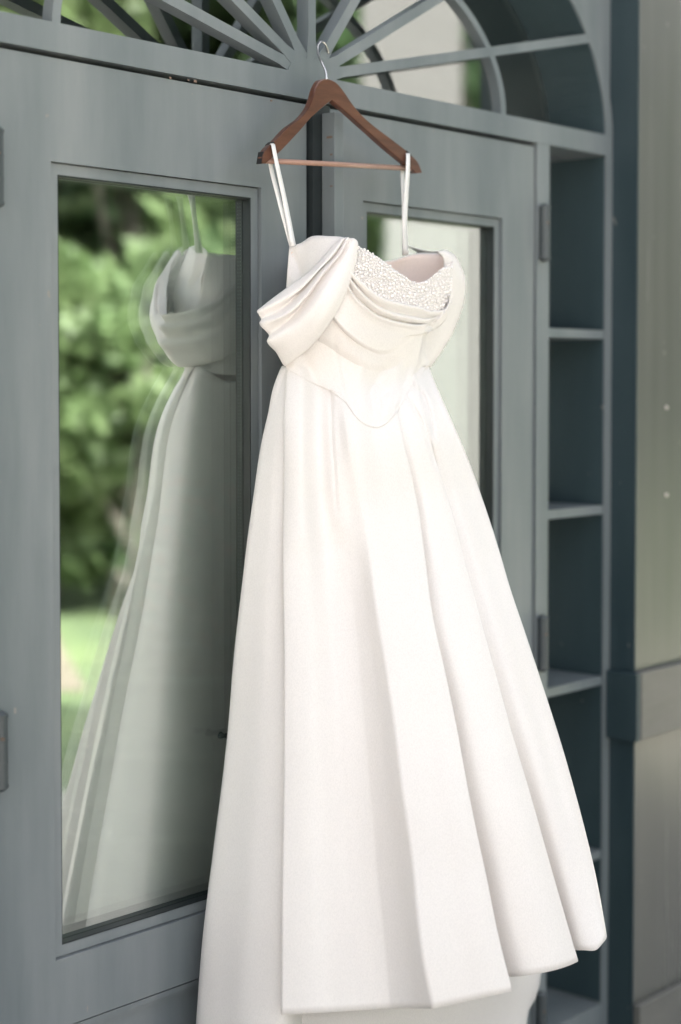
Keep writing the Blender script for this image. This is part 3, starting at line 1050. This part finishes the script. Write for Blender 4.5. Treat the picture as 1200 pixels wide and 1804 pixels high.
# ------------------------------------------------------------------ hanger
hanger = empty('clothes_hanger', tuple(P(576, 140, HW)))
tag(hanger, 'brown wooden clothes hanger with a steel hook holding the dress', 'hanger')
TOPL = [(580, 139), (573, 138.5), (565, 141), (557, 153), (552, 172), (544, 191), (531, 207), (507, 225), (484, 249), (470, 262), (464, 272), (462, 288)]
BOTL = [(468, 288), (480, 278), (493, 268), (504, 257), (528, 231), (547, 209), (565, 193), (585, 177)]
TOPR = [(580, 139), (592, 144), (605, 159), (619, 180), (636, 201), (661, 223), (693, 247), (723, 271), (737, 286), (744, 304)]
BOTR = [(734, 305), (709, 284), (680, 260), (648, 231), (621, 207), (605, 193), (585, 177)]


def arm(name, top, bot):
    t = resample(top, 40); b = resample(bot[::-1], 40)
    th = 0.013
    mb = MB()
    secs = []
    for (x, y), (u, v) in zip(t, b):
        f0, f1 = P(x, y, HW), P(u, v, HW)
        m = (f0 + f1) / 2
        e = 0.09
        secs.append([f0 + (m - f0) * e, f0 + np.array([0, .002, 0]), f0 + np.array([0, th - .002, 0]), f0 + (m - f0) * e + np.array([0, th, 0]),
                     f1 + (m - f1) * e + np.array([0, th, 0]), f1 + np.array([0, th - .002, 0]), f1 + np.array([0, .002, 0]), f1 + (m - f1) * e])
    mb.grid(secs, wrap=True)
    n = len(secs)
    mb.f.append(tuple(range(8))); mb.f.append(tuple((n - 1) * 8 + k for k in range(8))[::-1])
    return mb.build(name, WOOD, hanger)


arm('arm', TOPL, BOTL)
arm('arm', TOPR, BOTR)
MB().tube([P(467, 283, HW - .006), P(596, 289.5, HW - .006), P(727, 297, HW - .006)], 0.0045, 12).build('trouser_bar', WOOD_BAR, hanger, True)
hk = [(575, 141, HW - .006), (575, 136, HW - .006), (573, 124, HW - .010), (568, 113, HW - .018), (562, 100, .040), (559.5, 88, .028), (561, 78, .020), (567, 73, .013), (572.5, 77, .008), (576.5, 86, .003), (579, 95, -.002)]
hp = resample([tuple(P(*q)) for q in hk], 40)
MB().tube(hp, 0.0019, 10).build('hook', STEEL, hanger, True)
MB().tube([P(575.2, 141, HW - .006), P(575, 136.5, HW - .006)], [0.0035, 0.003], 12).build('ferrule', STEEL, hanger, True)
# black grip pads at the shoulder ends
for pts in ([(483, 250.5), (478, 255)], [(716, 266), (724, 273)]):
    a, b = P(*pts[0], HW), P(*pts[1], HW)
    d = b - a
    mb = MB()
    mb.add([a + [0, -.0007, .0012], b + [0, -.0007, .0012], b + [0, -.0007, -.003], a + [0, -.0007, -.003],
            a + [0, .0137, .0012], b + [0, .0137, .0012], b + [0, .0137, -.003], a + [0, .0137, -.003]],
           [(0, 1, 2, 3), (4, 7, 6, 5), (0, 4, 5, 1), (3, 2, 6, 7), (0, 3, 7, 4), (1, 5, 6, 2)])
    mb.build('grip_pad', BLACKPAD, hanger)
a, b = P(465.5, 267, HW), P(462, 288, HW)
mb = MB()
mb.add([a + [-.0012, .0015, 0], b + [-.0012, .0015, 0], b + [.0012, .0015, 0], a + [.0012, .0015, 0], a + [-.0012, .0125, 0], b + [-.0012, .0125, 0], b + [.0012, .0125, 0], a + [.0012, .0125, 0]],
       [(0, 1, 2, 3), (4, 7, 6, 5), (0, 4, 5, 1), (3, 2, 6, 7), (0, 3, 7, 4), (1, 5, 6, 2)])
mb.build('grip_pad', BLACKPAD, hanger)

# ------------------------------------------------------------------ the place around: ground, side wing, trees, column
def surface(name, mat, x0, x1, y0, y1, z):
    o = MB().add([(x0, y0, z), (x1, y0, z), (x1, y1, z), (x0, y1, z)], [(0, 1, 2, 3)]).build(name, mat)
    o['kind'] = 'structure'
    return o


def ground_mat(name, c0, c1, scale, rough=0.9):
    m, nt, b = new_mat(name)
    n = noise_node(nt, scale, 6)
    r = ramp(nt, n.outputs['Fac'], [(0.35, c0), (0.65, c1)])
    nt.links.new(r.outputs[0], b.inputs['Base Color'])
    b.inputs['Roughness'].default_value = rough
    bump(nt, b, n.outputs['Fac'], 0.4, 0.02)
    return m


ground = surface('ground', ground_mat('lawn', (0.050, 0.075, 0.032), (0.085, 0.115, 0.045), 3.0), -120, 120, -120, 0.5, -0.16)
BOUNCE_GRAVEL = ground_mat('pale_bounce_gravel', (0.34, 0.31, 0.27), (0.46, 0.42, 0.37), 14.0)  # pale ground sheets added out of view to bounce warm light
surface('bounce_gravel_court', BOUNCE_GRAVEL, -40, 1.5, -30, -3.2, -0.152)  # unseen, added to throw light up onto the dress
surface('bounce_gravel_drive', BOUNCE_GRAVEL, 4.6, 30, -3.0, 8, -0.152)  # unseen, added for warm bounce from the right
surface('bounce_gravel_path', BOUNCE_GRAVEL, -40, -3.5, -3.19, 8, -0.152)  # unseen, added for bounce onto the left side of the dress
floor = MB().box(-3.4, 3.6, -3.0, -0.16, -0.15, -0.004).build('porch_floor', ground_mat('porch_stone', (0.30, 0.285, 0.265), (0.40, 0.38, 0.355), 6.0))
floor['kind'] = 'structure'
# mirrored line of sight: where things seen in the panes really stand
MIR = np.array([EYE[0], -EYE[1] + 0.07, EYE[2]])


def mirror_spot(px, dist):
    """Ground point seen by reflection at photo column px, dist metres along the mirrored ray."""
    d = FW + RT * (px - PPX) / FPX
    d = np.array([d[0], -d[1]])
    d /= np.linalg.norm(d)
    return MIR[0] + d[0] * dist, MIR[1] + d[1] * dist


pa = [mirror_spot(150 - 60 * math.sin(k / 9 * 2.6), 9.6 + 5.6 * k / 9) for k in range(10)] + [mirror_spot(-40 - 40 * math.sin(k / 9 * 2.6), 15.2 - 5.6 * k / 9) for k in range(10)]
MB().add([(x, y, -0.15) for x, y in pa], [tuple(range(20))]).build('path', ground_mat('sandy_path', (0.10, 0.082, 0.064), (0.15, 0.122, 0.096), 4.0))['kind'] = 'structure'

BARK = ground_mat('bark', (0.11, 0.098, 0.082), (0.17, 0.15, 0.128), 9.0)
LEAF_L = leaf_mat('light_leaves', (0.105, 0.165, 0.068), (0.170, 0.222, 0.105))
LEAF_M = leaf_mat('mid_leaves', (0.072, 0.128, 0.058), (0.118, 0.178, 0.084))
LEAF_D = leaf_mat('dark_leaves', (0.060, 0.105, 0.055), (0.100, 0.150, 0.075), 0.45)


def tree(name, label, x, y, h, trunk_h, rad, mat, n=2600, leaf=0.13, seed=1, tr=0.16):
    rg = np.random.default_rng(seed)
    t = empty(name, (x, y, -0.16))
    tag(t, label, 'tree')
    mb = MB()
    bend = rg.normal(0, .12, 2)
    top = trunk_h + (h - trunk_h) * .6
    mb.tube([(x, y, -0.2), (x + bend[0] * .2, y + bend[1] * .2, .25), (x + bend[0] * .6, y + bend[1] * .6, trunk_h * .6), (x + bend[0], y + bend[1], trunk_h), (x + bend[0] * 2, y + bend[1] * 2, top)],
            [tr * 1.5, tr * 1.1, tr, tr * .85, tr * .3], 10)
    clumps = []
    for k in range(16):
        a = rg.uniform(0, 2 * math.pi); e = rg.uniform(0, 1)
        zz = trunk_h + (h - trunk_h) * (0.08 + .84 * e)
        rr = rad * math.sin(math.pi * (0.18 + .72 * e)) * rg.uniform(.35, .95)
        c = np.array([x + rr * math.cos(a), y + rr * math.sin(a), zz])
        clumps.append((c, rad * rg.uniform(.28, .5)))
        if k < 9:
            mb.tube([(x + bend[0], y + bend[1], trunk_h * .85 + .3 * e * (h - trunk_h)), (np.array([x, y, trunk_h + .5 * e * (h - trunk_h)]) + c) / 2 + [0, 0, .1], c], [tr * .45, tr * .28, tr * .1], 6)
    mb.build('trunk', BARK, t, True)
    cen = np.array([clumps[i][0] for i in rg.integers(0, len(clumps), n)])
    rads = np.array([c[1] for c in clumps])[rg.integers(0, len(clumps), n)]
    d = rg.normal(size=(n, 3)); d /= np.linalg.norm(d, axis=1)[:, None]
    p = cen + d * (rads * rg.uniform(.35, 1.0, n) ** .6)[:, None] * np.array([1, 1, .75])
    u = rg.normal(size=(n, 3)); u /= np.linalg.norm(u, axis=1)[:, None]
    v = np.cross(u, rg.normal(size=(n, 3))); v /= np.linalg.norm(v, axis=1)[:, None]
    s = leaf * rg.uniform(.6, 1.3, n)[:, None]
    V = np.stack([p - u * s, p + v * s * .5, p + u * s, p - v * s * .5], 1).reshape(-1, 3)
    F = np.arange(4 * n).reshape(-1, 4)
    me = bpy.data.meshes.new('crown')
    me.from_pydata(V.tolist(), [], F.tolist())
    link('crown', me, mat, t)
    return t


specs = [  # photo column in the mirror, distance, height, trunk height, crown radius, leaves, trunk radius
    ('leafy_tree', 'pale green tree mirrored at the outer edge of the large pane', 60, 15.5, 9.0, 0.6, 2.3, LEAF_L, .08),
    ('leafy_tree', 'tree with a thick trunk mirrored in the middle of the large pane', 215, 14.5, 8.5, 0.5, 2.1, LEAF_L, .07),
    ('leafy_tree', 'dark green tree mirrored beside the dress in the large pane', 370, 17.0, 10.0, 1.0, 1.7, LEAF_D, .14),
    ('leafy_tree', 'slim light green tree mirrored at the top of the large pane', 300, 20.0, 12.0, 2.5, 2.6, LEAF_L, .16),
    ('leafy_tree', 'dark green tree mirrored between the fanlight spokes', 480, 15.0, 9.5, 1.5, 1.5, LEAF_M, .14),
    ('leafy_tree', 'mid green tree mirrored beside the pale column', 610, 18.0, 9.5, 1.4, 1.5, LEAF_M, .14),
    ('leafy_tree', 'dark tree mirrored behind the pale column', 780, 19.0, 9.5, 1.4, 2.6, LEAF_D, .16),
    ('leafy_tree', 'dense tree mirrored beyond the pale column', 960, 17.0, 9.5, 1.0, 2.4, LEAF_D, .16),
    ('leafy_tree', 'far green tree filling the gap behind the mirrored crowns', 180, 26.0, 13.0, 1.0, 4.0, LEAF_M, .2),
    ('leafy_tree', 'low bushy tree mirrored at the far end of the lawn', 110, 21.0, 6.0, 0.3, 2.4, LEAF_M, .12),
    ('leafy_tree', 'low bushy pale tree mirrored behind the thick trunk', 260, 22.0, 6.5, 0.3, 2.4, LEAF_L, .12),
    ('leafy_tree', 'pale bushy tree mirrored between the far crowns', 330, 24.0, 8.5, 0.3, 2.8, LEAF_L, .12),
    ('leafy_tree', 'far dark tree behind the mirrored crowns', 430, 27.0, 13.0, 1.0, 4.2, LEAF_D, .2),
]
for i, (nm, lb, px, ds, h, th, rd, mt, tr_) in enumerate(specs):
    x, y = mirror_spot(px, ds)
    tree(nm, lb, x, y, h, th, rd, mt, n=6500 if ds < 20 else 5000, leaf=.15 if ds < 20 else .26, seed=11 + i, tr=tr_)


def hedge(name, label, pts, h, dep, mat, n, seed, leaf=.09):
    rg = np.random.default_rng(seed)
    (x0, y0), (x1, y1) = pts
    t = empty(name, ((x0 + x1) / 2, (y0 + y1) / 2, -0.16))
    tag(t, label, 'hedge')
    a = rg.uniform(0, 1, n); b = rg.normal(0, .4, n).clip(-1, 1) * dep; z = rg.uniform(-.15, 1, n) 
    dirv = np.array([x1 - x0, y1 - y0]); dirv /= np.linalg.norm(dirv); nv = np.array([-dirv[1], dirv[0]])
    hh = h * (1 + .12 * np.sin(a * 23 + seed) + .08 * np.sin(a * 51))
    p = np.stack([x0 + a * (x1 - x0) + nv[0] * b, y0 + a * (y1 - y0) + nv[1] * b, z * hh], 1)
    u = rg.normal(size=(n, 3)); u /= np.linalg.norm(u, axis=1)[:, None]
    v = np.cross(u, rg.normal(size=(n, 3))); v /= np.linalg.norm(v, axis=1)[:, None]
    s = leaf * rg.uniform(.6, 1.3, n)[:, None]
    V = np.stack([p - u * s, p + v * s * .5, p + u * s, p - v * s * .5], 1).reshape(-1, 3)
    me = bpy.data.meshes.new('foliage')
    me.from_pydata(V.tolist(), [], np.arange(4 * n).reshape(-1, 4).tolist())
    link('foliage', me, mat, t)
    mb = MB()
    for k in range(7):
        f = (k + .5) / 7
        xx, yy = x0 + f * (x1 - x0), y0 + f * (y1 - y0)
        mb.tube([(xx, yy, -.2), (xx + .05, yy, h * .4), (xx - .04, yy + .05, h * .8)], [.05, .04, .015], 6)
    mb.build('stem', BARK, t)
    return t


for lb, px, ds, h, rd, mt in (('pale green shrub mirrored at the outer edge of the large pane', 70, 13.0, 2.6, .75, LEAF_L),
                              ('round light shrub mirrored in the middle of the large pane', 200, 12.6, 2.9, .8, LEAF_L),
                              ('mid green shrub mirrored just left of the mirrored dress', 300, 13.2, 2.7, .8, LEAF_M),
                              ('green shrub mirrored behind the mirrored dress', 410, 13.4, 2.8, .8, LEAF_M),
                              ('tall green shrub mirrored beside the pale column', 610, 13.6, 4.2, .62, LEAF_L)):
    x, y = mirror_spot(px, ds)
    tree('garden_shrub', lb, x, y, h, 0.10, rd, mt, n=3000, leaf=.10, seed=70 + px, tr=.03)['category'] = 'shrub'
hedge('clipped_hedge', 'dark low hedge mirrored at the foot of the trees', (mirror_spot(165, 15.5), mirror_spot(640, 15.0)), 0.95, .7, LEAF_M, 9000, 3)


# far wood that closes the garden all round: one mass of foliage
rg = np.random.default_rng(21)
n = 26000
a = rg.uniform(R(-175), R(-5), n)
hh = 4.6 + 1.6 * np.sin(a * 9) + 1.2 * np.sin(a * 23 + 1)
rr = 33 + 2.5 * np.sin(a * 14) + rg.normal(0, 1.2, n)
p = np.stack([rr * np.cos(a), rr * np.sin(a), rg.uniform(-.2, 1, n) ** .9 * hh], 1)
p[:, 2] = np.nan_to_num(p[:, 2], nan=0.0)
u = rg.normal(size=(n, 3)); u /= np.linalg.norm(u, axis=1)[:, None]
v = np.cross(u, rg.normal(size=(n, 3))); v /= np.linalg.norm(v, axis=1)[:, None]
sz = .45 * rg.uniform(.6, 1.3, n)[:, None]
V = np.stack([p - u * sz, p + v * sz * .55, p + u * sz, p - v * sz * .55], 1).reshape(-1, 3)
me = bpy.data.meshes.new('treeline')
me.from_pydata(V.tolist(), [], np.arange(4 * n).reshape(-1, 4).tolist())
tl = link('treeline', me, LEAF_M)
tag(tl, 'far mass of green trees closing the garden behind the mirrored crowns', 'trees', kind='stuff')

# pale column that the other pane mirrors
cx, cy = mirror_spot(768, 12.5)
colm = empty('porch_column', (cx, cy, -0.16))
tag(colm, 'pale square column mirrored in the pane behind the dress', 'column')
PALE = plain('pale_column_paint', (0.125, 0.122, 0.120), 0.7)
ang = math.atan2(cy - MIR[1], cx - MIR[0])
def col_box(name, hw, z0, z1):
    c, s = math.cos(ang), math.sin(ang)
    v = []
    for z in (z0, z1):
        for a, b in ((-1, -1), (1, -1), (1, 1), (-1, 1)):
            v.append((cx + hw * (a * c - b * s), cy + hw * (a * s + b * c), z))
    return MB().add(v, [(0, 3, 2, 1), (4, 5, 6, 7), (0, 1, 5, 4), (1, 2, 6, 5), (2, 3, 7, 6), (3, 0, 4, 7)]).build(name, PALE, colm)
col_box('plinth', .43, -0.16, 0.12)
col_box('shaft', .355, 0.121, 6.6)
col_box('capital', .43, 6.601, 6.85)

# upper storey and roof of the building: they keep the sun off the door
up = MB().box(-3.4, 4.2, 0.16, 5.0, 3.25, 4.6).build('roof_block', PAINT2)
up['kind'] = 'structure'

# interior behind the panes
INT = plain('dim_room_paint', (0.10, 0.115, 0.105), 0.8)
room = MB()
room.add([(-2.6, 0.17, -.02), (3.4, 0.17, -.02), (3.4, 4.5, -.02), (-2.6, 4.5, -.02), (-2.6, 0.17, 3.2), (3.4, 0.17, 3.2), (3.4, 4.5, 3.2), (-2.6, 4.5, 3.2)],
         [(0, 1, 2, 3), (4, 7, 6, 5), (1, 2, 6, 5), (2, 3, 7, 6), (3, 0, 4, 7)])
ro = room.build('room_shell', INT)
ro['kind'] = 'structure'
# staircase seen dimly through the large pane
stair = empty('indoor_stairs', (0.8, 2.2, 0))
tag(stair, 'dim indoor staircase seen faintly through the large door pane', 'stairs')
STEP = plain('stair_paint', (0.30, 0.33, 0.31), 0.6)
NOSE = plain('stair_nosing', (0.55, 0.58, 0.54), 0.5)
sc0 = np.array([0.35, 1.6]); sdir = np.array([math.cos(R(38)), math.sin(R(38))]); sside = np.array([sdir[1], -sdir[0]])
for k in range(6):
    z0 = 0.17 * k; a = sc0 + sdir * (0.26 * k)
    pts = [a - sside * .7, a + sside * .7, a + sside * .7 + sdir * .26, a - sside * .7 + sdir * .26]
    mb = MB().add([(*p, -0.019) for p in pts] + [(*p, z0 + .15) for p in pts], [(0, 1, 2, 3), (4, 7, 6, 5), (0, 4, 5, 1), (1, 5, 6, 2), (2, 6, 7, 3), (3, 7, 4, 0)])
    mb.build('riser', STEP, stair)
    pts = [p - sdir * .02 for p in pts]
    MB().add([(*p, z0 + .151) for p in pts] + [(*p, z0 + .175) for p in pts], [(0, 1, 2, 3), (4, 7, 6, 5), (0, 4, 5, 1), (1, 5, 6, 2), (2, 6, 7, 3), (3, 7, 4, 0)]).build('tread', NOSE, stair)

# flowers on the stairs, a faint red blur behind the glass
pot = empty('flower_pot', tuple(P(362, 1130, -1.7)))
tag(pot, 'pot of red flowers seen dimly through the large door pane', 'plant')
RED = plain('red_petals', (0.55, 0.10, 0.06), 0.6)
q0 = P(362, 1150, -1.7)
MB().tube([q0 + [0, 0, -.22], q0 + [0, 0, -.04], q0 + [0, 0, -.02], q0], [.08, .11, .12, .12], 14).build('pot', plain('clay', (0.3, 0.17, 0.11), 0.8), pot)
rg = np.random.default_rng(4)
for nm, mt, n, hh in (('foliage', LEAF_M, 500, .42), ('blossom', RED, 160, .50)):
    p = q0 + rg.normal(0, .085, (n, 3)) * [1, 1, .4] + np.stack([np.zeros(n), np.zeros(n), rg.uniform(.04, hh, n)], 1)
    u = rg.normal(size=(n, 3)); u /= np.linalg.norm(u, axis=1)[:, None]
    v = np.cross(u, rg.normal(size=(n, 3))); v /= np.linalg.norm(v, axis=1)[:, None]
    sz = rg.uniform(.02, .04, n)[:, None]
    V = np.stack([p - u * sz, p + v * sz * .6, p + u * sz, p - v * sz * .6], 1).reshape(-1, 3)
    me = bpy.data.meshes.new(nm)
    me.from_pydata(V.tolist(), [], np.arange(4 * n).reshape(-1, 4).tolist())
    link(nm, me, mt, pot)
